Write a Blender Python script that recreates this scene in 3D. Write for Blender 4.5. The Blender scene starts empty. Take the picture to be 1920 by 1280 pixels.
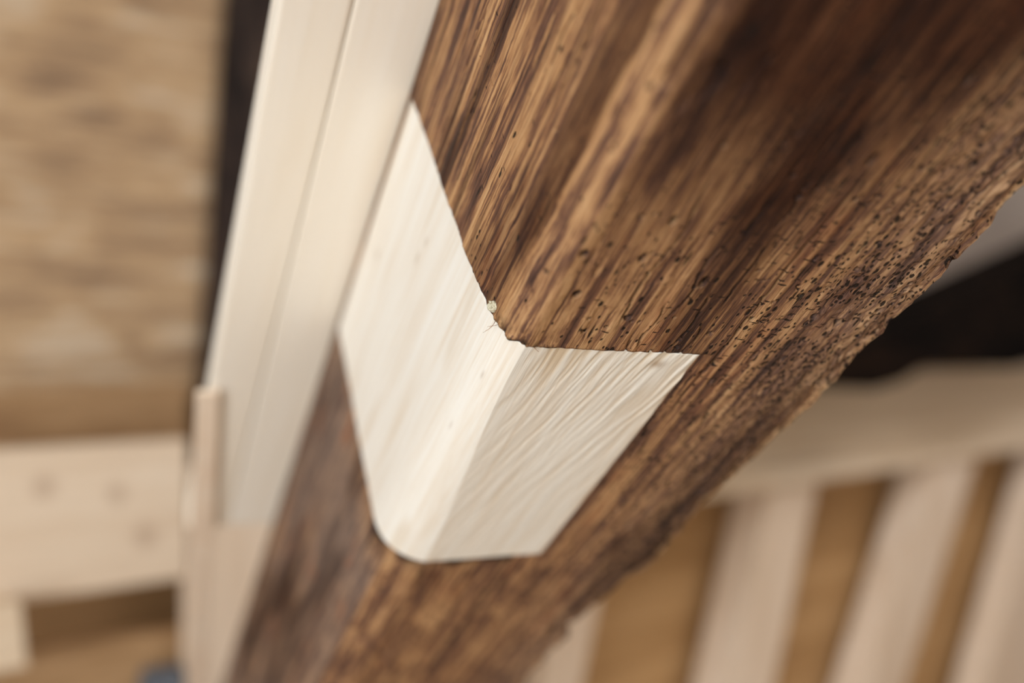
import bpy, bmesh, math
import numpy as np
from mathutils import Matrix, Vector

sc = bpy.context.scene
COL = sc.collection

# ------------------------------------------------------------------ camera
CAM = np.array([0.0, 0.0, 1.10])
F = 1867.0                                   # focal length in pixels of the 1920 frame (35 mm)
cam_d = bpy.data.cameras.new('camera')
cam_d.sensor_width = 36.0
cam_d.lens = F / 1920.0 * 36.0
cam_d.clip_start = 0.01
cam_d.dof.use_dof = True
cam_d.dof.focus_distance = 0.378
cam_d.dof.aperture_fstop = 2.7
cam_o = bpy.data.objects.new('camera', cam_d)
cam_o.location = CAM
cam_o.rotation_euler = (math.pi / 2, 0, 0)
COL.objects.link(cam_o)
sc.camera = cam_o

# ------------------------------------------------------------------ light
sc.view_settings.view_transform = 'Standard'
sc.view_settings.look = 'None'
sc.view_settings.gamma = 1.0
sc.view_settings.use_curve_mapping = False
sc.view_settings.exposure = 0.0
world = bpy.data.worlds.new('daylight')
sc.world = world
world.use_nodes = True
world.node_tree.nodes['Background'].inputs[0].default_value = (0.85, 0.92, 1.0, 1)
world.node_tree.nodes['Background'].inputs[1].default_value = 1.0

RA0, RA1, RB0, RB1, RH = -2.85, 3.2, -2.05, 2.15, 2.4
A2 = np.array([0.77, 0.64]); A2 /= np.linalg.norm(A2)
AX = np.array([A2[0], A2[1], 0.0])           # along the far wall, receding to the right
BX = np.array([-A2[1], A2[0], 0.0])          # into the far wall
ANG = math.atan2(A2[1], A2[0])
def room(a, b, z=0.0): return AX * a + BX * b + np.array([0, 0, z])

def area(name, loc, target, sx, sy, power, col):
    l = bpy.data.lights.new(name, 'AREA')
    l.shape = 'RECTANGLE'; l.size = sx; l.size_y = sy; l.energy = power; l.color = col
    o = bpy.data.objects.new(name, l)
    o.location = loc
    o.rotation_euler = (Vector(target) - Vector(loc)).to_track_quat('-Z', 'Z').to_euler()
    COL.objects.link(o)
area('window_daylight', room(-2.72, -0.80, 0.92), room(0, -0.30, 0.98), 1.5, 1.5, 97, (0.87, 0.955, 1.0))
area('added_panel_fill', room(1.75, 0.05, RH - 0.06), room(1.85, 1.0, 0.7), 1.0, 0.7, 26, (0.96, 0.98, 1.0))  # added fill lamp that brightens the slatted panel, no known skylight

# ------------------------------------------------------------------ helpers
def tag(o, label=None, cat=None, group=None, kind=None):
    if label: o['label'] = label
    if cat: o['category'] = cat
    if group: o['group'] = group
    if kind: o['kind'] = kind
    return o
def empty(name, loc, rot=None):
    o = bpy.data.objects.new(name, None)
    o.empty_display_size = 0.05
    o.matrix_world = Matrix.Translation(Vector(loc)) @ (rot.to_4x4() if rot else Matrix.Identity(4))
    COL.objects.link(o)
    return o
def link(name, me, mat, parent=None, M=None):
    o = bpy.data.objects.new(name, me)
    if mat: me.materials.append(mat)
    if parent is not None: o.parent = parent
    if M is not None: o.matrix_basis = M
    COL.objects.link(o)
    return o
def grid_mesh(name, V, faces, attrs=None, smooth=True):
    me = bpy.data.meshes.new(name)
    V = np.ascontiguousarray(V, dtype=np.float32); faces = np.ascontiguousarray(faces, dtype=np.int32)
    me.vertices.add(len(V)); me.vertices.foreach_set('co', V.ravel())
    me.loops.add(faces.size); me.loops.foreach_set('vertex_index', faces.ravel())
    me.polygons.add(len(faces))
    me.polygons.foreach_set('loop_start', np.arange(0, faces.size, 4, dtype=np.int32))
    me.update(calc_edges=True)
    if smooth: me.polygons.foreach_set('use_smooth', np.ones(len(faces), dtype=bool))
    for k, v in (attrs or {}).items():
        a = me.attributes.new(k, 'FLOAT', 'POINT')
        a.data.foreach_set('value', np.ascontiguousarray(v, dtype=np.float32).ravel())
    me.validate()
    return me
def prism_mesh(name, pts_front, pts_back, bev=0.0015):
    bm = bmesh.new()
    f = [bm.verts.new(p) for p in pts_front]; b = [bm.verts.new(p) for p in pts_back]
    n = len(f)
    bm.faces.new(f); bm.faces.new(b[::-1])
    for i in range(n):
        bm.faces.new((f[i], b[i], b[(i + 1) % n], f[(i + 1) % n]))
    bmesh.ops.recalc_face_normals(bm, faces=bm.faces)
    if bev:
        bmesh.ops.bevel(bm, geom=list(bm.edges), offset=bev, segments=2, affect='EDGES', profile=0.6)
    me = bpy.data.meshes.new(name); bm.to_mesh(me); bm.free()
    return me
def box_mesh(name, lo, hi, bev=0.0015):
    (x0, y0, z0), (x1, y1, z1) = lo, hi
    return prism_mesh(name, [(x0, y0, z0), (x1, y0, z0), (x1, y0, z1), (x0, y0, z1)],
                      [(x0, y1, z0), (x1, y1, z0), (x1, y1, z1), (x0, y1, z1)], bev)
def tube_mesh(name, pts, r0, r1, seg=6):
    pts = [Vector(p) for p in pts]
    bm = bmesh.new(); rings = []
    for i, p in enumerate(pts):
        t = (pts[min(i + 1, len(pts) - 1)] - pts[max(i - 1, 0)]).normalized()
        u = t.orthogonal().normalized(); w = t.cross(u)
        r = r0 + (r1 - r0) * i / (len(pts) - 1)
        rings.append([bm.verts.new(p + (u * math.cos(k * 2 * math.pi / seg) + w * math.sin(k * 2 * math.pi / seg)) * r) for k in range(seg)])
    for a, b in zip(rings, rings[1:]):
        for k in range(seg): bm.faces.new((a[k], a[(k + 1) % seg], b[(k + 1) % seg], b[k]))
    bm.faces.new(rings[0][::-1]); bm.faces.new(rings[-1])
    for f in bm.faces: f.smooth = True
    me = bpy.data.meshes.new(name); bm.to_mesh(me); bm.free()
    return me

def _hash(i, j, seed):
    h = (i.astype(np.int64) * 374761393 + j.astype(np.int64) * 668265263 + seed * 1274126177) & 0xffffffff
    h = ((h ^ (h >> 13)) * 1274126177) & 0xffffffff
    h = h ^ (h >> 16)
    return (h & 0xffff) / 32767.5 - 1.0
def noise(u, v, seed=0):
    u, v = np.broadcast_arrays(np.asarray(u, float), np.asarray(v, float))
    i = np.floor(u); j = np.floor(v); fu = u - i; fv = v - j
    fu = fu * fu * (3 - 2 * fu); fv = fv * fv * (3 - 2 * fv)
    a = _hash(i, j, seed); b = _hash(i + 1, j, seed); c = _hash(i, j + 1, seed); d = _hash(i + 1, j + 1, seed)
    return (a * (1 - fu) + b * fu) * (1 - fv) + (c * (1 - fu) + d * fu) * fv
def fbm(u, v, seed=0, o=3):
    r = 0; amp = 1; tot = 0
    for k in range(o):
        r = r + amp * noise(u * 2 ** k + 17.3 * k, v * 2 ** k + 5.1 * k, seed + k); tot += amp; amp *= 0.5
    return r / tot
def sstep(a, b, x):
    t = np.clip((x - a) / (b - a), 0, 1); return t * t * (3 - 2 * t)

# ------------------------------------------------------------------ materials
def srgb(r, g, b):
    f = lambda c: (c / 255 / 12.92) if c / 255 <= 0.04045 else ((c / 255 + 0.055) / 1.055) ** 2.4
    return (f(r), f(g), f(b), 1)
class NT:
    def __init__(s, name):
        s.m = bpy.data.materials.new(name); s.m.use_nodes = True
        s.t = s.m.node_tree; s.t.nodes.clear()
        s.out = s.t.nodes.new('ShaderNodeOutputMaterial'); s.b = s.t.nodes.new('ShaderNodeBsdfPrincipled')
        s.t.links.new(s.b.outputs[0], s.out.inputs[0])
    def n(s, kind, **kw):
        o = s.t.nodes.new(kind)
        for k, v in kw.items(): setattr(o, k, v)
        return o
    def l(s, a, b): s.t.links.new(a, b)
    def put(s, sock, v):
        if hasattr(v, 'is_output'): s.l(v, sock)
        else: sock.default_value = v
    def coord(s, scale, loc=(0, 0, 0)):
        c = s.n('ShaderNodeTexCoord'); m = s.n('ShaderNodeMapping')
        m.inputs['Scale'].default_value = scale; m.inputs['Location'].default_value = loc
        s.l(c.outputs['Object'], m.inputs['Vector']); return m.outputs[0]
    def noise(s, vec, scale=1.0, detail=3.0, rough=0.55, dist=0.0):
        o = s.n('ShaderNodeTexNoise'); s.l(vec, o.inputs['Vector'])
        o.inputs['Scale'].default_value = scale; o.inputs['Detail'].default_value = detail
        o.inputs['Roughness'].default_value = rough; o.inputs['Distortion'].default_value = dist
        return o.outputs['Fac']
    def ramp(s, fac, stops, interp='LINEAR'):
        r = s.n('ShaderNodeValToRGB'); r.color_ramp.interpolation = interp
        e = r.color_ramp.elements
        while len(e) < len(stops): e.new(0.5)
        for el, (p, c) in zip(e, stops): el.position = p; el.color = c
        s.l(fac, r.inputs[0]); return r.outputs[0]
    def math(s, op, a, b=0.0, clamp=False):
        o = s.n('ShaderNodeMath', operation=op); o.use_clamp = clamp
        s.put(o.inputs[0], a); s.put(o.inputs[1], b); return o.outputs[0]
    def mix(s, fac, a, b, mode='MIX'):
        o = s.n('ShaderNodeMix', data_type='RGBA', blend_type=mode)
        s.put(o.inputs[0], fac); s.put(o.inputs[6], a); s.put(o.inputs[7], b); return o.outputs[2]
    def attr(s, name): return s.n('ShaderNodeAttribute', attribute_name=name).outputs['Fac']
    def bump(s, h, dist, strength=1.0, prev=None):
        o = s.n('ShaderNodeBump'); o.inputs['Distance'].default_value = dist; o.inputs['Strength'].default_value = strength
        s.l(h, o.inputs['Height'])
        if prev is not None: s.l(prev, o.inputs['Normal'])
        return o.outputs[0]
    def done(s, col, rough=0.6, normal=None, spec=0.3):
        s.put(s.b.inputs['Base Color'], col); s.put(s.b.inputs['Roughness'], rough)
        s.b.inputs['Specular IOR Level'].default_value = spec
        if normal is not None: s.l(normal, s.b.inputs['Normal'])
        return s.m

G3 = lambda v: (v, v, v, 1)
def mat_old_timber():
    t = NT('old_timber')
    wide = t.noise(t.coord((7, 230, 230)), 1, 3, 0.6, 0.15)
    fine = t.noise(t.coord((26, 900, 900), (3, 1, 7)), 1, 3, 0.65, 0.1)
    hair = t.noise(t.coord((90, 2600, 2600), (1, 9, 4)), 1, 2, 0.6)
    blot = t.noise(t.coord((22, 60, 60), (5, 5, 1)), 1, 4, 0.65, 0.6)
    f = t.math('ADD', t.math('MULTIPLY', wide, 0.42), t.math('MULTIPLY', fine, 0.46))
    f = t.math('ADD', f, t.math('MULTIPLY', hair, 0.16))
    f = t.math('ADD', f, t.math('MULTIPLY', t.math('SUBTRACT', blot, 0.5), 0.34))
    f = t.math('ADD', f, t.math('MULTIPLY', t.attr('ridge'), 0.085))
    warm = t.ramp(f, [(0.37, srgb(58, 40, 34)), (0.44, srgb(96, 65, 52)), (0.50, srgb(124, 86, 62)), (0.535, srgb(158, 114, 77)), (0.59, srgb(184, 140, 97)), (0.72, srgb(204, 163, 118))])
    grey = t.ramp(f, [(0.36, srgb(66, 54, 54)), (0.46, srgb(104, 86, 78)), (0.54, srgb(128, 108, 97)), (0.63, srgb(150, 124, 106)), (0.75, srgb(168, 142, 120))])
    red = t.ramp(f, [(0.34, srgb(60, 34, 26)), (0.46, srgb(112, 66, 44)), (0.56, srgb(156, 94, 62)), (0.72, srgb(186, 124, 84))])
    c = t.mix(t.attr('grey'), warm, grey)
    rust = t.noise(t.coord((14, 45, 45), (2, 8, 3)), 1, 3, 0.6, 0.4)
    c = t.mix(t.math('MULTIPLY', t.ramp(rust, [(0.57, G3(0)), (0.70, G3(1))]), t.math('ADD', 0.40, t.math('MULTIPLY', t.attr('grey'), 0.45))), c, red)
    c = t.mix(t.attr('stain_and_shade'), c, t.mix(1.0, c, srgb(116, 96, 92), 'MULTIPLY'))
    def cells(scale, loc, thr_lo, thr_hi, keep, warp):
        v = t.coord(scale, loc)
        w_ = t.n('ShaderNodeTexNoise'); w_.inputs['Scale'].default_value = 1.3; w_.inputs['Detail'].default_value = 2; t.l(v, w_.inputs['Vector'])
        a_ = t.n('ShaderNodeVectorMath', operation='MULTIPLY_ADD'); t.l(w_.outputs['Color'], a_.inputs[0]); a_.inputs[1].default_value = (warp,) * 3; t.l(v, a_.inputs[2])
        o = t.n('ShaderNodeTexVoronoi'); t.l(a_.outputs[0], o.inputs['Vector']); o.inputs['Scale'].default_value = 1.0
        sep = t.n('ShaderNodeSeparateColor'); t.l(o.outputs['Color'], sep.inputs[0])
        near = t.math('SUBTRACT', 1.0, t.math('DIVIDE', t.math('SUBTRACT', o.outputs['Distance'], thr_lo), thr_hi - thr_lo, True), True)
        on = t.math('LESS_THAN', sep.outputs[0], keep)
        return t.math('MULTIPLY', near, on)
    edge = t.attr('edge')
    holes = t.math('MAXIMUM', cells((230, 420, 420), (0, 0, 0), 0.27, 0.40, t.math('MULTIPLY', edge, 0.42), 0.25),
                   cells((420, 760, 760), (7, 3, 1), 0.26, 0.44, t.math('MULTIPLY', edge, 0.60), 0.2))
    nicks = cells((620, 150, 150), (2, 5, 9), 0.16, 0.26, t.math('MULTIPLY', t.attr('nick'), 0.75), 0.7)
    slits = cells((70, 620, 620), (4, 2, 6), 0.16, 0.34, t.math('MULTIPLY', t.attr('nick'), 0.28), 0.4)
    holes = t.math('MAXIMUM', t.math('MAXIMUM', holes, nicks), slits)
    pits = t.math('MAXIMUM', holes, t.attr('pit'))
    c = t.mix(t.math('MULTIPLY', pits, 0.95), c, srgb(26, 19, 15))
    nrm = t.bump(fine, 0.0006, 0.8)
    nrm = t.bump(hair, 0.00025, 0.8, nrm)
    nrm = t.bump(t.math('SUBTRACT', 1.0, holes), 0.0012, 0.8, nrm)
    speck = t.noise(t.coord((380, 900, 900)), 1, 3, 0.65)
    nrm = t.bump(speck, 0.0003, 0.7, nrm)
    return t.done(c, 0.66, nrm, 0.22)
def mat_inlay():
    t = NT('fresh_inlay')
    wide = t.noise(t.coord((4.5, 110, 110)), 1, 3, 0.55, 0.3)
    fine = t.noise(t.coord((9, 420, 420), (3, 1, 7)), 1, 3, 0.6, 0.2)
    hair = t.noise(t.coord((40, 1900, 1900), (1, 9, 4)), 1, 2, 0.6)
    f = t.math('ADD', t.math('MULTIPLY', wide, 0.42), t.math('ADD', t.math('MULTIPLY', fine, 0.40), t.math('MULTIPLY', hair, 0.18)))
    c = t.ramp(f, [(0.32, srgb(222, 206, 186)), (0.44, srgb(235, 225, 212)), (0.54, srgb(240, 234, 225)), (0.70, srgb(243, 239, 233))])
    c = t.mix(t.math('MULTIPLY', t.attr('tan'), 0.75), c, srgb(200, 170, 128))
    c = t.mix(t.attr('pit'), c, srgb(150, 116, 80))
    nrm = t.bump(fine, 0.0004, 0.5)
    nrm = t.bump(hair, 0.00015, 0.6, nrm)
    return t.done(c, 0.55, nrm, 0.3)
def mat_fresh(name, dark, mid, light, grain=(1.5, 40, 40), knots=(), rough=0.6, spec=0.3):
    t = NT(name)
    wide = t.noise(t.coord(grain, (0.7, 3, 2)), 1, 3, 0.55, 0.5)
    fine = t.noise(t.coord(tuple(g * 6 for g in grain), (3, 1, 7)), 1, 2, 0.6)
    f = t.math('ADD', t.math('MULTIPLY', wide, 0.7), t.math('MULTIPLY', fine, 0.3))
    c = t.ramp(f, [(0.32, dark), (0.5, mid), (0.68, light)])
    tc = t.n('ShaderNodeTexCoord')
    for (kx, ky, kz, r) in knots:
        d = t.n('ShaderNodeVectorMath', operation='DISTANCE'); t.l(tc.outputs['Object'], d.inputs[0]); d.inputs[1].default_value = (kx, ky, kz)
        k = t.ramp(t.math('DIVIDE', d.outputs['Value'], r), [(0.25, G3(1)), (1.0, G3(0))])
        c = t.mix(t.math('MULTIPLY', k, 0.40), c, srgb(140, 100, 70))
    return t.done(c, rough, t.bump(fine, 0.0004, 0.5), spec)
def mat_plain(name, c0, c1, scale=8.0, rough=0.85):
    t = NT(name)
    f = t.noise(t.coord((1, 1, 1)), scale, 4, 0.6)
    return t.done(t.ramp(f, [(0.35, c0), (0.65, c1)]), rough, t.bump(f, 0.002, 0.3), 0.2)
def mat_weathered():
    t = NT('weathered_board')
    s_ = t.noise(t.coord((2.6, 20, 30)), 1, 4, 0.62, 0.8)
    b_ = t.noise(t.coord((6, 9, 14), (4, 2, 1)), 1, 4, 0.65, 0.5)
    f = t.math('ADD', t.math('MULTIPLY', s_, 0.6), t.math('MULTIPLY', b_, 0.4))
    c = t.ramp(f, [(0.37, srgb(128, 104, 86)), (0.455, srgb(180, 148, 116)), (0.53, srgb(206, 172, 134)), (0.62, srgb(222, 202, 178))])
    return t.done(c, 0.8, t.bump(f, 0.002, 0.4), 0.2)

M_OLD = mat_old_timber()
M_INLAY = mat_inlay()
M_PLANK = mat_fresh('spruce_plank', srgb(232, 216, 195), srgb(241, 230, 215), srgb(245, 237, 226), (1.2, 22, 22))
M_PALE = mat_fresh('pale_softwood', srgb(214, 188, 158), srgb(226, 202, 174), srgb(234, 214, 190))
M_PALE_UP = mat_fresh('pale_softwood_upright', srgb(216, 190, 164), srgb(228, 204, 180), srgb(236, 216, 196), (22, 22, 1.2))
M_LATH = mat_fresh('peach_softwood', srgb(232, 206, 182), srgb(240, 218, 196), srgb(244, 226, 206), (22, 22, 1.2))
M_BACK = mat_fresh('backing_softwood', srgb(168, 128, 84), srgb(184, 144, 98), srgb(196, 156, 110))
M_DARK = mat_fresh('dark_old_wood', srgb(32, 26, 25), srgb(60, 48, 43), srgb(104, 84, 70), (26, 26, 5.0), spec=0.1)
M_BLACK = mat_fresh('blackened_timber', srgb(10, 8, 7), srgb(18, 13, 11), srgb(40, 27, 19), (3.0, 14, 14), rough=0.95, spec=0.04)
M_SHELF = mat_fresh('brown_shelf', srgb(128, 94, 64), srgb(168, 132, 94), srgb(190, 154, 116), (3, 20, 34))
M_WEATH = mat_weathered()
M_PLASTER = mat_plain('grey_plaster', srgb(168, 154, 144), srgb(186, 172, 162), 3.0)
M_WHITE = mat_plain('white_plaster', srgb(222, 216, 208), srgb(232, 227, 220), 3.0)
M_WALLWOOD = mat_fresh('brown_wall_boards', srgb(120, 88, 56), srgb(140, 104, 68), srgb(156, 118, 80), (1.2, 8, 8))
M_FLOOR = mat_fresh('floor_boards', srgb(168, 140, 108), srgb(186, 158, 124), srgb(198, 172, 140), (1.0, 14, 14))
M_CHIP = mat_plain('pale_filler', srgb(150, 136, 104), srgb(234, 228, 206), 1300.0, 0.8)
M_GREY = mat_plain('grey_metal', srgb(92, 96, 104), srgb(112, 116, 124), 20.0, 0.5)

# ------------------------------------------------------------------ the setting
RZ = Matrix.Rotation(ANG, 4, 'Z')
def rbox(name, lo, hi, mat, parent=None, bev=0.0015):    # box in room axes (a, b, z)
    c = [(l + h) / 2 for l, h in zip(lo, hi)]
    me = box_mesh(name, [l - k for l, k in zip(lo, c)], [h - k for h, k in zip(hi, c)], bev)
    return link(name, me, mat, parent, RZ @ Matrix.Translation(Vector(c)))
for o in (rbox('floor', (RA0 - .1, RB0 - .1, -.1), (RA1 + .1, RB1 + .1, 0), M_FLOOR, bev=0),
          rbox('ceiling', (RA0 - .1, RB0 - .1, RH), (RA1 + .1, RB1 + .1, RH + .1), M_WHITE, bev=0),
          rbox('wall_back', (RA0, RB1, 0), (RA1, RB1 + .1, RH), M_WALLWOOD, bev=0),
          rbox('wall_right', (RA1, RB0, 0), (RA1 + .1, RB1, RH), M_PLASTER, bev=0),
          rbox('wall_front', (RA0, RB0 - .1, 0), (RA1, RB0, RH), M_WHITE, bev=0)):
    tag(o, kind='structure')
def wall_with_opening(name, mat, b0, b1, z0, z1):
    bm = bmesh.new()
    for lo, hi in (((RB0, 0), (b0, RH)), ((b1, 0), (RB1, RH)), ((b0, 0), (b1, z0)), ((b0, z1), (b1, RH))):
        vs = [bm.verts.new((x, y, z)) for x in (RA0 - .1, RA0) for y in (lo[0], hi[0]) for z in (lo[1], hi[1])]
        for f in ((0, 1, 3, 2), (4, 6, 7, 5), (0, 4, 5, 1), (2, 3, 7, 6), (0, 2, 6, 4), (1, 5, 7, 3)):
            bm.faces.new([vs[i] for i in f])
    bmesh.ops.recalc_face_normals(bm, faces=bm.faces)
    me = bpy.data.meshes.new(name); bm.to_mesh(me); bm.free()
    return tag(link(name, me, mat, None, RZ), kind='structure')
wall_with_opening('wall_left', M_WHITE, -1.60, 0.0, 0.12, 1.72)
win = empty('window_1', room(RA0 - .05, -0.80, 0.12), RZ.to_3x3()); tag(win, kind='structure')
def wpart(lo, hi): link('frame_bar', box_mesh('frame_bar', lo, hi, .003), M_PALE, win)
for lo, hi in (((-.04, -.80, 0), (.04, -.74, 1.6)), ((-.04, .74, 0), (.04, .80, 1.6)), ((-.04, -.74, 0), (.04, .74, .06)),
               ((-.04, -.74, 1.54), (.04, .74, 1.6)), ((-.03, -.025, .06), (.03, .025, 1.54))):
    wpart(lo, hi)

fill_frame = empty('added_fill_frame', room(1.75, 0.05, RH), RZ.to_3x3()); tag(fill_frame, kind='structure')  # made-up frame round the added fill lamp, no opening in the ceiling
for lo, hi in (((-.58, -.43, -.04), (.58, -.37, 0)), ((-.58, .37, -.04), (.58, .43, 0)), ((-.58, -.37, -.04), (-.52, .37, 0)), ((.52, -.37, -.04), (.58, .37, 0))):
    link('frame_bar', box_mesh('frame_bar', lo, hi, .003), M_PALE, fill_frame)

# ------------------------------------------------------------------ the brace frame: d along it, ex from its underside inward, ey across
def c2w(v): return np.array([v[0], v[2], -v[1]])
d_c = np.array([-810.0, 1480.0, F]); d_c /= np.linalg.norm(d_c)
ey_c = np.array([0.92976063, 0.04846199, 0.3649611]); ey_c -= d_c * (ey_c @ d_c); ey_c /= np.linalg.norm(ey_c)
ex_c = np.cross(ey_c, d_c)
D, EY, EX = c2w(d_c), c2w(ey_c), c2w(ex_c)
ORG = CAM + c2w(np.array([-0.06575298, 0.11345084, 0.5031181]))
ROT = Matrix((D, EX, EY)).transposed()            # local X = along, local Y = depth from underside, local Z = across
def loc2w(s, x, y): return ORG + D * s + EX * x + EY * y
def s_at_z(z, x, y): return (z - (ORG[2] + EX[2] * x + EY[2] * y)) / D[2]

HX, WY = 0.186, 0.160                              # section: depth of the left face, width of the underside
XR = 0.030                                         # where the rounding of the arris starts on the left face
CU, CL, PY = -0.191, 0.0, 0.0845                   # upper cut, lower cut, right edge of the inlay
def y_ridge(s): return 0.010 + 0.012 * sstep(-0.19, 0.0, s)
def skew(s): return 0.228 * sstep(-0.60, -0.22, s) * (1 - sstep(0.02, 0.35, s))
def skew_r(s): return -0.085 * sstep(-0.19, 0.0, s) * (1 - sstep(0.0, 0.2, s))

def profile(S, seg, u, hx=HX):
    """position (x, y) and outward normal (nx, ny) for row values S (NR,1); seg/u (NC,) say where on the section"""
    yr = y_ridge(S)
    x = np.zeros((S.shape[0], len(u))); y = np.zeros_like(x); nx = np.zeros_like(x); ny = np.zeros_like(x)
    k = seg == 0; x[:, k] = hx + (XR - hx) * u[k]; ny[:, k] = -1
    k = seg == 1; q = u[k][None, :]
    cx, cy = 0.0065, 0.0005
    x[:, k] = (1 - q) ** 2 * XR + 2 * q * (1 - q) * cx
    y[:, k] = 2 * q * (1 - q) * cy + q * q * yr
    tx = 2 * (1 - q) * (cx - XR) + 2 * q * (0 - cx); ty = 2 * (1 - q) * cy + 2 * q * (yr - cy)
    L = np.sqrt(tx * tx + ty * ty); nx[:, k] = -ty / L; ny[:, k] = tx / L
    k = seg == 2; y[:, k] = yr + (WY - yr) * u[k][None, :]; nx[:, k] = -1
    k = seg == 3; y[:, k] = WY; x[:, k] = HX * u[k]; ny[:, k] = 1
    k = seg == 4; x[:, k] = HX; y[:, k] = WY * (1 - u[k]); nx[:, k] = 1
    return x, y, nx, ny
rng = np.random.default_rng(7)

def build_brace():
    E = 1e-5
    rows = np.concatenate([np.linspace(-1.9, -0.5, 12), np.arange(-0.49, -0.38, 0.0014), np.arange(-0.38, CU - .0004, 0.00048), [CU - E, CU + E],
                           np.arange(CU + .0006, CL - .0006, 0.0009), [CL - E, CL + E], np.arange(CL + .0008, 0.16, 0.0010),
                           np.arange(0.16, 0.75, 0.0024), np.linspace(0.76, 1.25, 14)])
    rows = np.concatenate([[rows[0] - 0.2], rows, [rows[-1] + 0.1]])
    NR = len(rows)
    n0 = 190
    ymid = 0.016
    yy = np.concatenate([np.arange(0, PY - .0003, 0.00052), [PY - E, PY + E], np.arange(PY + .0005, WY, 0.00052)])
    seg = np.concatenate([np.zeros(n0), np.ones(44), np.full(0, 2)]).astype(int)
    u = np.concatenate([np.linspace(0, 1, n0, endpoint=False), np.linspace(0, 1, 44, endpoint=False)])
    yy = yy[yy > 0.0225]
    yy = np.concatenate([np.linspace(0.0, 0.0225, 42)[:-1], yy])   # columns between ridge and 0.0225 stretch with the ridge
    seg = np.concatenate([seg, np.full(len(yy), 2), np.full(26, 3), np.full(14, 4)])
    u = np.concatenate([u, yy / WY, (np.arange(26)) / 26.0, np.arange(14) / 14.0])
    S = rows[:, None]
    x, y, nx, ny = profile(S, seg, u)
    # keep absolute positions of the columns right of the ridge so that the inlay edge stays straight
    k2 = np.where(seg == 2)[0]
    yr = y_ridge(S)
    t0 = np.linspace(0, 1, 42)[:-1]
    tgt = np.broadcast_to(yy[None, :], (NR, len(yy))).copy()
    tgt[:, :41] = yr + (0.0226 + 0.0004 - yr) * t0[None, :]
    tgt[:, 41:] = np.maximum(tgt[:, 41:], 0.0230 + 0.00002 * np.arange(len(yy) - 41)[None, :] * (tgt[:, 41:] < 0.0231))
    y[:, k2] = tgt
    # perimeter coordinate: negative up the left face, positive along the underside
    T = np.where(seg == 0, -(x - XR) - 0.03, np.where(seg == 1, -0.03 * (1 - u[None, :]), np.where(seg == 2, y, np.where(seg == 3, WY + x, WY + HX + (WY - y)))))
    xs = np.where((seg == 3) | (seg == 4), x * 0.5, x)
    s = S + skew(S) * x + skew_r(S) * np.minimum(y, 0.09)
    left = (seg == 0)[None, :] | ((seg == 1) & (u < 0.5))[None, :]
    under = (seg == 2)[None, :]
    # ---- relief
    h = np.zeros_like(x)
    rid = noise(s * 5, T * 330, 3) * 0.6 + noise(s * 9, T * 800, 4) * 0.4
    ridge = rid.copy()
    outer = sstep(0.09, 0.155, T) * (T < WY + 0.03)
    lowend = sstep(-0.06, 0.08, s)
    h += 0.00032 * rid
    h += 0.0008 * fbm(s * 11, T * 34, 11, 3)
    rough = noise(s * 190, T * 260, 21) * 0.6 + noise(s * 420, T * 520, 22) * 0.4
    edge_amp = 0.0002 + 0.0009 * outer + 0.0006 * lowend * (T > 0.02)
    h += edge_amp * rough
    h += -0.0012 * (outer + 0.5 * lowend) * sstep(0.25, 0.7, fbm(s * 60, T * 110, 31, 3))
    arr = np.exp(-((T + 0.004) / 0.018) ** 2)
    h += 0.0007 * arr * noise(s * 90, T * 150, 41) + 0.0012 * arr * fbm(s * 24, T * 50, 43, 2)
    pit = np.zeros_like(x)
    # shallow scaly loss of surface near the arris
    loss = sstep(0.28, 0.5, fbm(s * 38, T * 95, 51, 3)) * np.exp(-((T - 0.01) / 0.035) ** 2)
    h -= 0.0010 * loss
    # ---- worm holes, short cross cracks, long shakes
    s0 = s[:, len(u) // 2]
    def window(sc_, tc_, rs, rt):
        c0 = np.where((np.abs(T[NR // 2] - tc_) < rt + 0.004) & (seg <= 3))[0]
        if not len(c0): return None
        off = (s[NR // 2, c0] - rows[NR // 2]).mean()
        r0 = np.where(np.abs(rows - (sc_ - off)) < rs + 0.014)[0]
        if not len(r0): return None
        return np.ix_(r0, c0)
    def hole(sc_, tc_, r, depth, el=1.0, dark=1.0):
        w = window(sc_, tc_, r * 2.2 * el, r * 2.2)
        if w is None: return
        q = np.sqrt(((s[w] - sc_) / el) ** 2 + (T[w] - tc_) ** 2) / r
        m = 1 - sstep(0.65, 1.15, q)
        h[w] -= depth * m
        pit[w] = np.maximum(pit[w], m * dark)
    N = 0
    for i in range(2600):
        tc_ = rng.uniform(-0.05, WY); sc_ = rng.uniform(-0.42, 0.10)
        p = 0.07 + 0.50 * max(0, (tc_ - 0.085) / 0.075) ** 1.3 + 0.25 * math.exp(-((sc_ + 0.21) / 0.03) ** 2) * (0.0 < tc_ < 0.1)
        if tc_ < 0: p = 0.05
        p *= 0.55 + 0.9 * max(0, float(noise(sc_ * 22, tc_ * 60, 77)))
        if rng.random() > p: continue
        r = rng.choice([0.0007, 0.0009, 0.0011, 0.0014], p=[.4, .3, .2, .1])
        hole(sc_, tc_, r, 0.0016 + r * 1.2, rng.choice([1.0, 1.3, 2.2], p=[.5, .3, .2])); N += 1
    for (sc_, tc_, r, el) in ((-0.262, 0.036, .0014, 1.6), (-0.262, 0.024, .0011, 1.2), (-0.243, 0.012, .0016, 1.2), (-0.222, 0.018, .0017, 1.3), (-0.300, 0.055, .0013, 1.2)):
        hole(sc_, tc_, r, .003, el)
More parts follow.
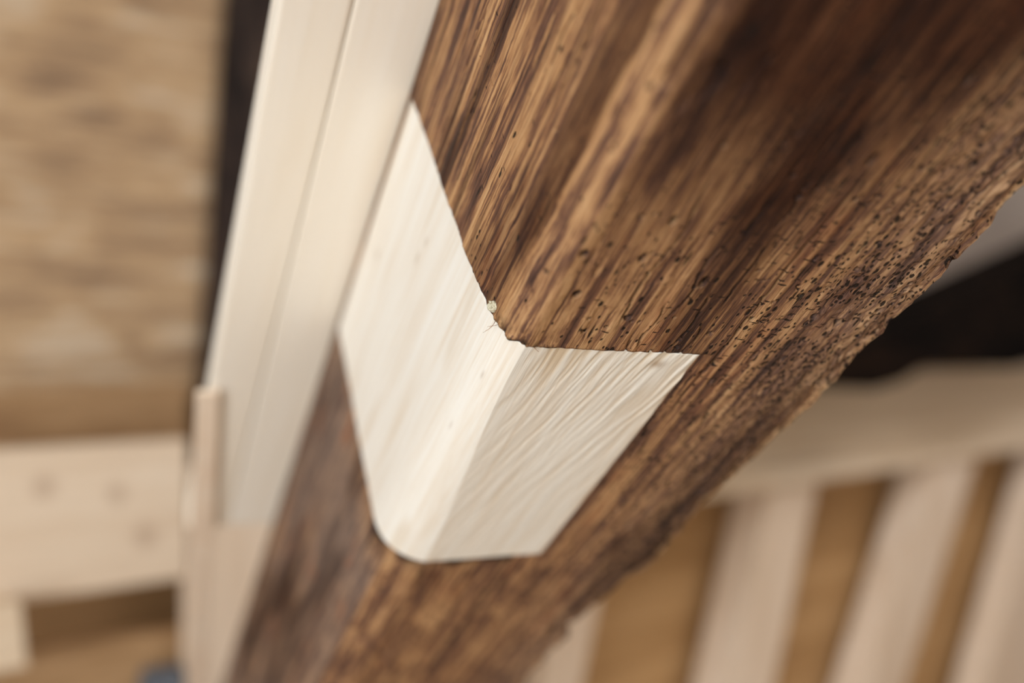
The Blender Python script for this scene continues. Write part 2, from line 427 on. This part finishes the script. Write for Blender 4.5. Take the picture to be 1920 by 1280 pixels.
    def crack(sc_, tc_, L, w_, depth, along, bend):
        rs, rt = (L, 0.004) if along else (0.006, L)
        w = window(sc_, tc_, rs, rt)
        if w is None: return
        ds = s[w] - sc_; dt = T[w] - tc_
        if along:
            p, q = ds, dt - bend * 0.0015 * np.sin(ds / L * 5) - 0.0004 * noise(ds * 160, 0 * dt, int(L * 1e5))
        else:
            p, q = dt, ds - bend * (0.0035 * (dt / L) ** 2 + 0.15 * dt)
        m = (1 - sstep(0.5, 1.0, np.abs(p) / L)) * (1 - sstep(0.35, 1.0, np.abs(q) / w_))
        h[w] -= depth * m; pit[w] = np.maximum(pit[w], 0.9 * m)
    for i in range(70):
        tc_ = rng.uniform(0.05, 0.135)
        sc_ = rng.uniform(-0.33, -0.165)
        if float(noise(sc_ * 30, tc_ * 90, 91)) < -0.1: continue
        crack(sc_, tc_, rng.uniform(0.0012, 0.0034), 0.00055, 0.0009, False, rng.uniform(-1, 1))
    for i in range(34):
        tc_ = rng.uniform(0.03, 0.155); sc_ = rng.uniform(-0.36, -0.12)
        crack(sc_, tc_, rng.uniform(0.012, 0.05), 0.0006, 0.0010, True, rng.uniform(-1, 1))
    crack(-0.232, 0.0925, 0.075, 0.0007, 0.0014, True, 0.3)
    for i in range(15):
        tc_ = rng.uniform(-0.14, -0.03); sc_ = rng.uniform(-0.36, -0.17)
        crack(sc_, tc_, rng.uniform(0.006, 0.028), 0.0007, 0.0012, True, rng.uniform(-1, 1))
    # frayed edge at the upper cut
    fray = np.exp(-np.abs(S - CU) / 0.0022) * (S < CU) * (T > -0.06) * (T < 0.09)
    h += fray * (0.0002 + 0.0008 * noise(s * 300, T * 520, 61) * np.exp(-((T + 0.004) / 0.03) ** 2))
    pit = np.maximum(pit, np.clip(np.exp(-np.abs(S - CU) / 0.0009) * (S < CU) * (T > -0.03) * (T < 0.09) * (0.35 + 0.5 * noise(s * 0, T * 300, 63)), 0, 1))
    crumb = np.exp(-np.abs(S - CU) / 0.0035) * (S < CU) * np.exp(-((T + 0.002) / 0.022) ** 2)
    h += crumb * 0.0011 * noise(s * 330, T * 430, 66)
    pit = np.maximum(pit, np.clip(crumb * 1.3 * sstep(0.0, 0.35, noise(s * 420, T * 520, 67)), 0, 1))
    # dirty rim below the lower cut
    rim = 1.6 * np.exp(-np.abs(S - CL) / 0.004) * (S > CL) * (T > -0.03) * (T < 0.07)
    pit = np.maximum(pit, np.clip(rim * (0.4 + 0.6 * noise(T * 130, s * 20, 65)), 0, 1))
    # ---- tone fields
    grey = np.clip((left * sstep(-0.02, 0.06, s) * (0.75 + 0.4 * fbm(s * 8, T * 30, 71, 2))) + under * 0.35 * outer + (~left) * 0.12, 0, 1)
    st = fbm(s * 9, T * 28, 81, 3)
    stain_and_shade = 0.95 * sstep(-0.20, -0.36, s) * sstep(0.004, 0.022, T) * (1 - sstep(0.075, 0.15, T)) + 0.75 * sstep(-0.30, -0.44, s) * (T > 0.015)  # upper end: shade painted into the colour, on top of real wood stain
    stain_and_shade += 0.55 * sstep(0.15, 0.5, st) + 0.6 * left * sstep(0.02, 0.35, fbm(s * 7, T * 45, 83, 3)) * (s > -.05)
    stain_and_shade += 0.75 * left * (s < -.15) * sstep(0.05, 0.45, fbm(s * 6, T * 150, 87, 2))
    stain_and_shade += 0.3 * sstep(0.25, 0.5, s) * (T > -0.01)
    stain_and_shade = np.clip(stain_and_shade * (0.75 + 0.5 * (noise(s * 13, T * 40, 85) * .5 + .5)), 0, 1)
    infocus = sstep(-0.50, -0.30, s) * (1 - sstep(-0.05, 0.2, s) * 0.6)
    dens = 0.5 + 0.5 * fbm(s * 28, T * 45, 121, 2)
    edge = (0.05 * (T > -0.06) + 0.95 * sstep(0.088, 0.150, T) + 0.22 * (T > 0.005) * np.exp(-((s + 0.2) / 0.05) ** 2)) * (0.35 + 1.1 * sstep(0.3, 0.75, dens)) * (T < WY + .03)
    edge = np.clip(edge * infocus, 0, 1)
    nick = np.clip((0.75 * np.exp(-((T - 0.095) / 0.035) ** 2) + 0.2 * (T < -0.02) + 0.25 * (T > 0.02)) * sstep(0.35, 0.7, 0.5 + 0.5 * fbm(s * 20, T * 60, 131, 2)) * infocus, 0, 1)
    # ---- chipped right edge
    en = 0.0040 * fbm(s * 16, s * 0 + 3, 101, 3) + 0.0016 * noise(s * 95, x * 60, 102)
    en -= 0.0145 * sstep(0.016, 0.034, s) * (1 - sstep(0.13, 0.26, s)) * (0.8 + 0.35 * noise(s * 40, s * 0 + 9, 103))
    en += 0.004 * np.exp(-((s - 0.012) / 0.010) ** 2)
    en += 0.0018 * sstep(-0.08, 0.05, s) * fbm(s * 70, x * 40, 105, 2)
    wgt = np.where(seg == 2, sstep(0.12, 0.16, y), np.where(seg == 3, 1 - sstep(0.05, 0.18, x), 0))
    y = y + en * wgt
    round_r = np.where(seg == 2, sstep(0.148, 0.16, y), np.where(seg == 3, (1 - sstep(0.0, 0.012, x)), 0))
    x = x + 0.003 * round_r * (seg == 2)
    y = y - 0.003 * round_r * (seg == 3)
    # ---- recess that takes the inlay
    ins = (S > CU) & (S < CL) & (((seg <= 1)[None, :] & (x < HX - 0.0043)) | ((seg == 2)[None, :] & (y < PY)))
    h = np.where(ins, -0.012, h)
    h = np.where((seg == 4)[None, :], 0, h)
    h = np.where((seg == 0)[None, :] & (x > HX - 1e-6), np.where(ins, -0.012, 0), h)
    x = np.clip(x + nx * h, -0.01, HX); y = y + ny * h
    # ends cut level with floor and ceiling
    s[0] = s_at_z(RH, x[0], y[0]); s[-1] = s_at_z(0.0, x[-1], y[-1])
    V = np.stack([s, x, y], -1).reshape(-1, 3)
    NC = len(u)
    i = np.arange(NR - 1)[:, None] * NC; j = np.arange(NC)[None, :]; jn = (np.arange(NC) + 1)[None, :] % NC
    Fq = np.stack([i + j, i + jn, i + NC + jn, i + NC + j], -1).reshape(-1, 4)
    me = grid_mesh('timber', V, Fq[:, ::-1], dict(pit=pit, grey=grey, edge=edge, nick=nick, stain_and_shade=stain_and_shade, ridge=ridge * (~ins)))
    return me

def build_inlay():
    E = 0.00025
    rows = np.concatenate([np.arange(CU + 0.00015, CL - 0.0002, 0.0006), [CL - 0.0002]])
    NR = len(rows); S = rows[:, None]
    n0 = 200
    yv = np.concatenate([np.arange(0.0, 1.0, 0.0056), [1.0]])
    seg = np.concatenate([np.zeros(n0), np.ones(50), np.full(len(yv), 2)]).astype(int)
    u = np.concatenate([np.linspace(0, 1, n0, endpoint=False), np.linspace(0, 1, 50, endpoint=False), yv])
    x, y, nx, ny = profile(S, seg, u, HX - 0.0045)
    k2 = np.where(seg == 2)[0]; yr = y_ridge(S)
    y[:, k2] = yr + (PY - 0.0002 - yr) * yv[None, :]
    T = np.where(seg == 0, -(x - XR) - 0.03, np.where(seg == 1, -0.03 * (1 - u[None, :]), y))
    s = S + skew(S) * x + skew_r(S) * np.minimum(y, 0.09)
    under = sstep(0.008, 0.022, T)
    q = T + 0.20 * s + 0.0035 * fbm(s * 26, T * 40, 5, 2)      # torn grain runs slightly across the edge
    wave = fbm(q * 480, s * 26, 7, 2)
    top = np.exp(-(s - CU) / 0.06)
    h = -0.0003 + under * 0.00042 * wave * (0.35 + 1.0 * top) + (1 - under) * 0.00006 * noise(T * 500, s * 8, 9)
    h += 0.0004 * fbm(s * 9, T * 22, 13, 2)
    edge = np.minimum(np.minimum(S - CU, CL - S), 1.0) + 0 * x
    h -= 0.0007 * (1 - sstep(0, 0.0014, CL - S))
    h = np.where(seg == 0, np.where(x > HX - 0.006, h - 0.0004, h), h)
    tan = np.clip(under * (0.55 * sstep(0.0, 0.6, -wave) * (0.3 + top) + 0.5 * np.exp(-(T - 0.012) / 0.012) * (0.5 + 0.5 * fbm(s * 20, T * 200, 17, 2))), 0, 1)
    tan = np.maximum(tan, 0.55 * np.exp(-np.abs(T - PY) / 0.0022) * (0.6 + 0.5 * noise(s * 60, T * 0, 19)))
    st1 = np.exp(-((T + 0.03 - 0.12 * (s + .1)) / 0.006) ** 2) * 0.35 * sstep(0, .5, fbm(s * 14, T * 60, 23, 2))
    st2 = 0.45 * sstep(0.25, 0.6, fbm(s * 10, T * 75, 27, 2)) * (T < 0)
    tan = np.clip(np.maximum(tan, np.maximum(st1, st2)), 0, 1)
    pit = np.zeros_like(x)
    for (sc_, tc_, rs, rt, a) in ((-0.118, -0.015, .003, .0006, .3), (-0.090, 0.002, .005, .0006, .3), (-0.120, -0.102, .004, .0014, .5), (-0.135, -0.099, .003, .0012, .45),
                                  (-0.060, -0.156, .004, .0025, .4), (-0.160, -0.012, .0025, .0006, .4), (-0.183, 0.069, .0025, .0035, .6)):
        pit = np.maximum(pit, a * np.exp(-((s - sc_) / rs) ** 2 - ((T - tc_) / rt) ** 2))
    x2 = x + nx * h; y2 = y + ny * h
    b = 0.0115
    xi = x + nx * -b; yi = y + ny * -b
    top_v = np.stack([s, x2, y2], -1).reshape(-1, 3); bot_v = np.stack([s, xi, yi], -1).reshape(-1, 3)
    NC = len(u); n = NR * NC
    i = np.arange(NR - 1)[:, None] * NC; j = np.arange(NC - 1)[None, :]
    Fq = np.stack([i + j, i + j + 1, i + NC + j + 1, i + NC + j], -1).reshape(-1, 4)
    per = np.concatenate([np.arange(NC), np.arange(1, NR) * NC + NC - 1, (NR - 1) * NC + np.arange(NC - 2, -1, -1), np.arange(NR - 2, 0, -1) * NC])
    pn = np.roll(per, -1)
    side = np.stack([per, per + n, pn + n, pn], -1)
    faces = np.concatenate([Fq[:, ::-1], Fq + n, side[:, ::-1]])
    z = np.zeros(n)
    me = grid_mesh('inlay_patch', np.concatenate([top_v, bot_v]), faces,
                   dict(pit=np.concatenate([pit.ravel(), z]), tan=np.concatenate([tan.ravel(), z])))
    return me

brace = empty('timber_brace', ORG, ROT)
tag(brace, 'weathered dark brown timber brace with wormholes and a pale inlay let into its corner', 'timber')
link('timber', build_brace(), M_OLD, brace)
pt = link('inlay_patch', build_inlay(), M_INLAY, brace)
pt['label'] = 'pale fresh wood inlay let into the corner of the dark brace'

def chip_mesh():
    bm = bmesh.new()
    bmesh.ops.create_icosphere(bm, subdivisions=4, radius=1.0)
    for v in bm.verts:
        p = v.co
        k = 1 + 0.5 * float(noise(p.x * 2 + 9, p.y * 2 + p.z * 1.7, 5)) + 0.22 * float(noise(p.x * 5, p.y * 6 + p.z * 5, 8))
        v.co = (p.x * 0.0031 * k, p.y * 0.0007 * k, p.z * 0.0023 * k)
    for f in bm.faces: f.smooth = True
    me = bpy.data.meshes.new('filler_speck'); bm.to_mesh(me); bm.free()
    return me
sp = link('filler_speck', chip_mesh(), M_CHIP, brace, Matrix.Translation((CU + 0.0006, 0.0178, 0.0010)) @ Matrix.Rotation(math.radians(62), 4, 'X'))
sp['label'] = 'pale cream speck of filler at the joint'
M_SPL = mat_plain('torn_fibre', srgb(120, 80, 52), srgb(176, 126, 84), 300, 0.8)
for k, (s_, x_, y_, ds, dx, dy) in enumerate(((CU - .001, .012, .0005, .007, -.002, -.003), (CU - .001, .002, .010, .003, -.003, .006),
                                              (CU - .002, .009, .001, .005, .001, -.003), (-.262, -.0006, .105, -.0035, -.0006, .0055), (-.23, .09, -.0004, -.006, .004, -.0012))):
    pts = [(s_ + ds * q + .0006 * math.sin(3 * q + k), x_ + dx * q - .0005 * math.sin(2.5 * q), y_ + dy * q + .0007 * math.sin(4 * q)) for q in np.linspace(0, 1, 7)]
    link('splinter', tube_mesh('splinter', pts, 0.00016, 0.00007), M_SPL, brace)

# ------------------------------------------------------------------ new boards fixed behind the brace
def along_board(name, s0, s1, x0, x1, y0, y1, mat, bev):
    c = ((s0 + s1) / 2, (x0 + x1) / 2, (y0 + y1) / 2)
    me = box_mesh(name, (s0 - c[0], x0 - c[1], y0 - c[2]), (s1 - c[0], x1 - c[1], y1 - c[2]), bev)
    return link(name, me, mat, None, Matrix.Translation(Vector(loc2w(*c))) @ ROT.to_4x4())
tag(along_board('plank', -2.0, 0.335, HX + .0012, HX + .026, -0.0700, -0.0375, M_PLANK, .0022),
    'narrow pale new plank running along the far left side of the pair beside the brace', 'plank', 'pale planks beside the brace')
tag(along_board('plank', -2.0, 0.330, HX + .0012, HX + .026, -0.0372, 0.1500, M_PLANK, .0018),
    'pale new plank directly behind the dark brace, touching its left face', 'plank', 'pale planks beside the brace')

# ------------------------------------------------------------------ things on the left
def hit(px, py, b):                                   # pixel onto the vertical plane at room depth b -> (a, z)
    r = c2w(np.array([px - 960.0, py - 640.0, F])); t = b / (r @ BX); p = r * t
    return p @ AX, p[2] + CAM[2]
def flat(name, pix, b, depth, mat, parent=None, bev=0.002):  # a board whose face lies in the plane b, with a thickness
    q = [hit(x, y, b) for x, y in pix]
    ca = sum(p[0] for p in q) / len(q); cz = sum(p[1] for p in q) / len(q)
    fr = [(p[0] - ca, -depth / 2, p[1] - cz) for p in q]; bk = [(p[0] - ca, depth / 2, p[1] - cz) for p in q]
    M = RZ @ Matrix.Translation((ca, b + depth / 2, cz))
    if parent is not None: M = parent.matrix_basis.inverted() @ M
    return link(name, prism_mesh(name, fr, bk, bev), mat, parent, M)


def on_board(px, py, x):                               # pixel onto the plane of the planks' faces, x deep from the brace underside
    r = c2w(np.array([px - 960.0, py - 640.0, F])); P = ORG + EX * x
    return CAM + r * (((P - CAM) @ EX) / (r @ EX))
lf = [on_board(px, py, HX - .0030) for px, py in ((368, 738), (346, 1335), (388, 1335), (412, 736))]
lc = sum(lf) / 4
lath = prism_mesh('lath', [Vector(p - lc) for p in lf], [Vector(p - lc + EX * .0038) for p in lf], .0012)
tag(link('lath', lath, M_LATH, None, Matrix.Translation(Vector(lc))),
    'slim pale lath fixed over the left edge of the planks, lower left of the photo', 'lath')
tag(flat('weathered_board', [(-420, -420), (470, -420), (400, 745), (-420, 822)], 1.985, 0.04, M_WEATH),
    'wide weathered brown board with streaky horizontal grain, upper left of the photo', 'board')
tag(flat('dark_post', [(458, -420), (580, -420), (520, 1612), (320, 1612)], 1.95, 0.03, M_DARK),
    'dark grizzled old post between the weathered board and the pale planks', 'post')
M_KNOT = mat_fresh('knotty_softwood', srgb(220, 194, 168), srgb(230, 207, 182), srgb(238, 218, 196), (1.5, 24, 24),
                   [(0.14, -0.02, -0.035, 0.024), (0.005, -0.02, 0.048, 0.022), (0.10, -0.02, 0.03, 0.020)])
tag(flat('rail', [(-260, 858), (352, 824), (352, 1082), (-260, 1172)], 1.42, 0.04, M_KNOT),
    'broad pale horizontal rail with faint knots below the weathered board', 'rail')
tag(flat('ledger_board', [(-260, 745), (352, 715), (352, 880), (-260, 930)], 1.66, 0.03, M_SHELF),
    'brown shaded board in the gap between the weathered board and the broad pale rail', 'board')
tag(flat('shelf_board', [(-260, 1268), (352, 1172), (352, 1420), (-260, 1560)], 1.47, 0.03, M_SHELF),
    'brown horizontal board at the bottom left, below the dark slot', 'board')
tag(flat('wood_block', [(-80, 1150), (40, 1128), (52, 1250), (-80, 1275)], 1.37, 0.048, M_PALE),
    'short pale wood block hanging under the broad rail at the left edge', 'block')
tag(flat('upright_board', [(355, 880), (560, 860), (560, 1330), (355, 1330)], 1.43, 0.03, M_PALE_UP),
    'pale upright board seen below the cut ends of the planks', 'board')
tag(flat('metal_bracket', [(278, 1262), (345, 1252), (345, 1330), (270, 1330)], 1.435, 0.03, M_GREY),
    'small dark grey bracket at the foot of the lath, bottom edge of the photo', 'bracket')

# ------------------------------------------------------------------ the slatted panel and dark timber on the right
BR = 1.08
panel = empty('slatted_panel', room(1.6, BR, 0.0), RZ.to_3x3())
tag(panel, 'pale wooden panel of leaning upright slats under a broad rail, right of the brace', 'panel')
def pbox(name, a0, a1, b0, b1, z0, z1, mat):
    return link(name, box_mesh(name, (a0 - 1.6, b0 - BR, z0), (a1 - 1.6, b1 - BR, z1), .002), mat, panel)
zr = hit(1546, 897, BR)[1]; zb = hit(1546, 858, BR)[1]; zt = hit(1600, 700, BR)[1]
pbox('rail', 1.0, 2.75, BR - .004, BR + .05, zb, zt, M_PALE)
pbox('batten', 1.0, 2.75, BR - .014, BR + .05, zr, zb - .0005, M_PALE)
pbox('backing', 1.0, 2.75, BR + .115, BR + .13, 0.001, zt, M_BACK)
def slat(tl, bl, tr, br):
    q = []
    for t_, b_ in ((tl, bl), (tr, br)):
        p = np.array(hit(*t_, BR)); r = np.array(hit(*b_, BR)); e = (r - p) / (p[1] - r[1])
        q += [p + e * (p[1] - zr + .0005), p + e * p[1]]
    pts = [q[0], q[1], q[3], q[2]]
    link('slat', prism_mesh('slat', [(p[0] - 1.6, 0, p[1]) for p in pts], [(p[0] - 1.6, .075, p[1]) for p in pts], .002), M_PALE_UP, panel)
slat((1075, 1000), (1015, 1280), (1150, 1000), (1092, 1280))
slat((1448, 905), (1366, 1280), (1536, 890), (1452, 1280))
slat((1752, 870), (1628, 1280), (1835, 850), (1698, 1280))
slat((1968, 850), (1850, 1280), (2075, 840), (1955, 1280))
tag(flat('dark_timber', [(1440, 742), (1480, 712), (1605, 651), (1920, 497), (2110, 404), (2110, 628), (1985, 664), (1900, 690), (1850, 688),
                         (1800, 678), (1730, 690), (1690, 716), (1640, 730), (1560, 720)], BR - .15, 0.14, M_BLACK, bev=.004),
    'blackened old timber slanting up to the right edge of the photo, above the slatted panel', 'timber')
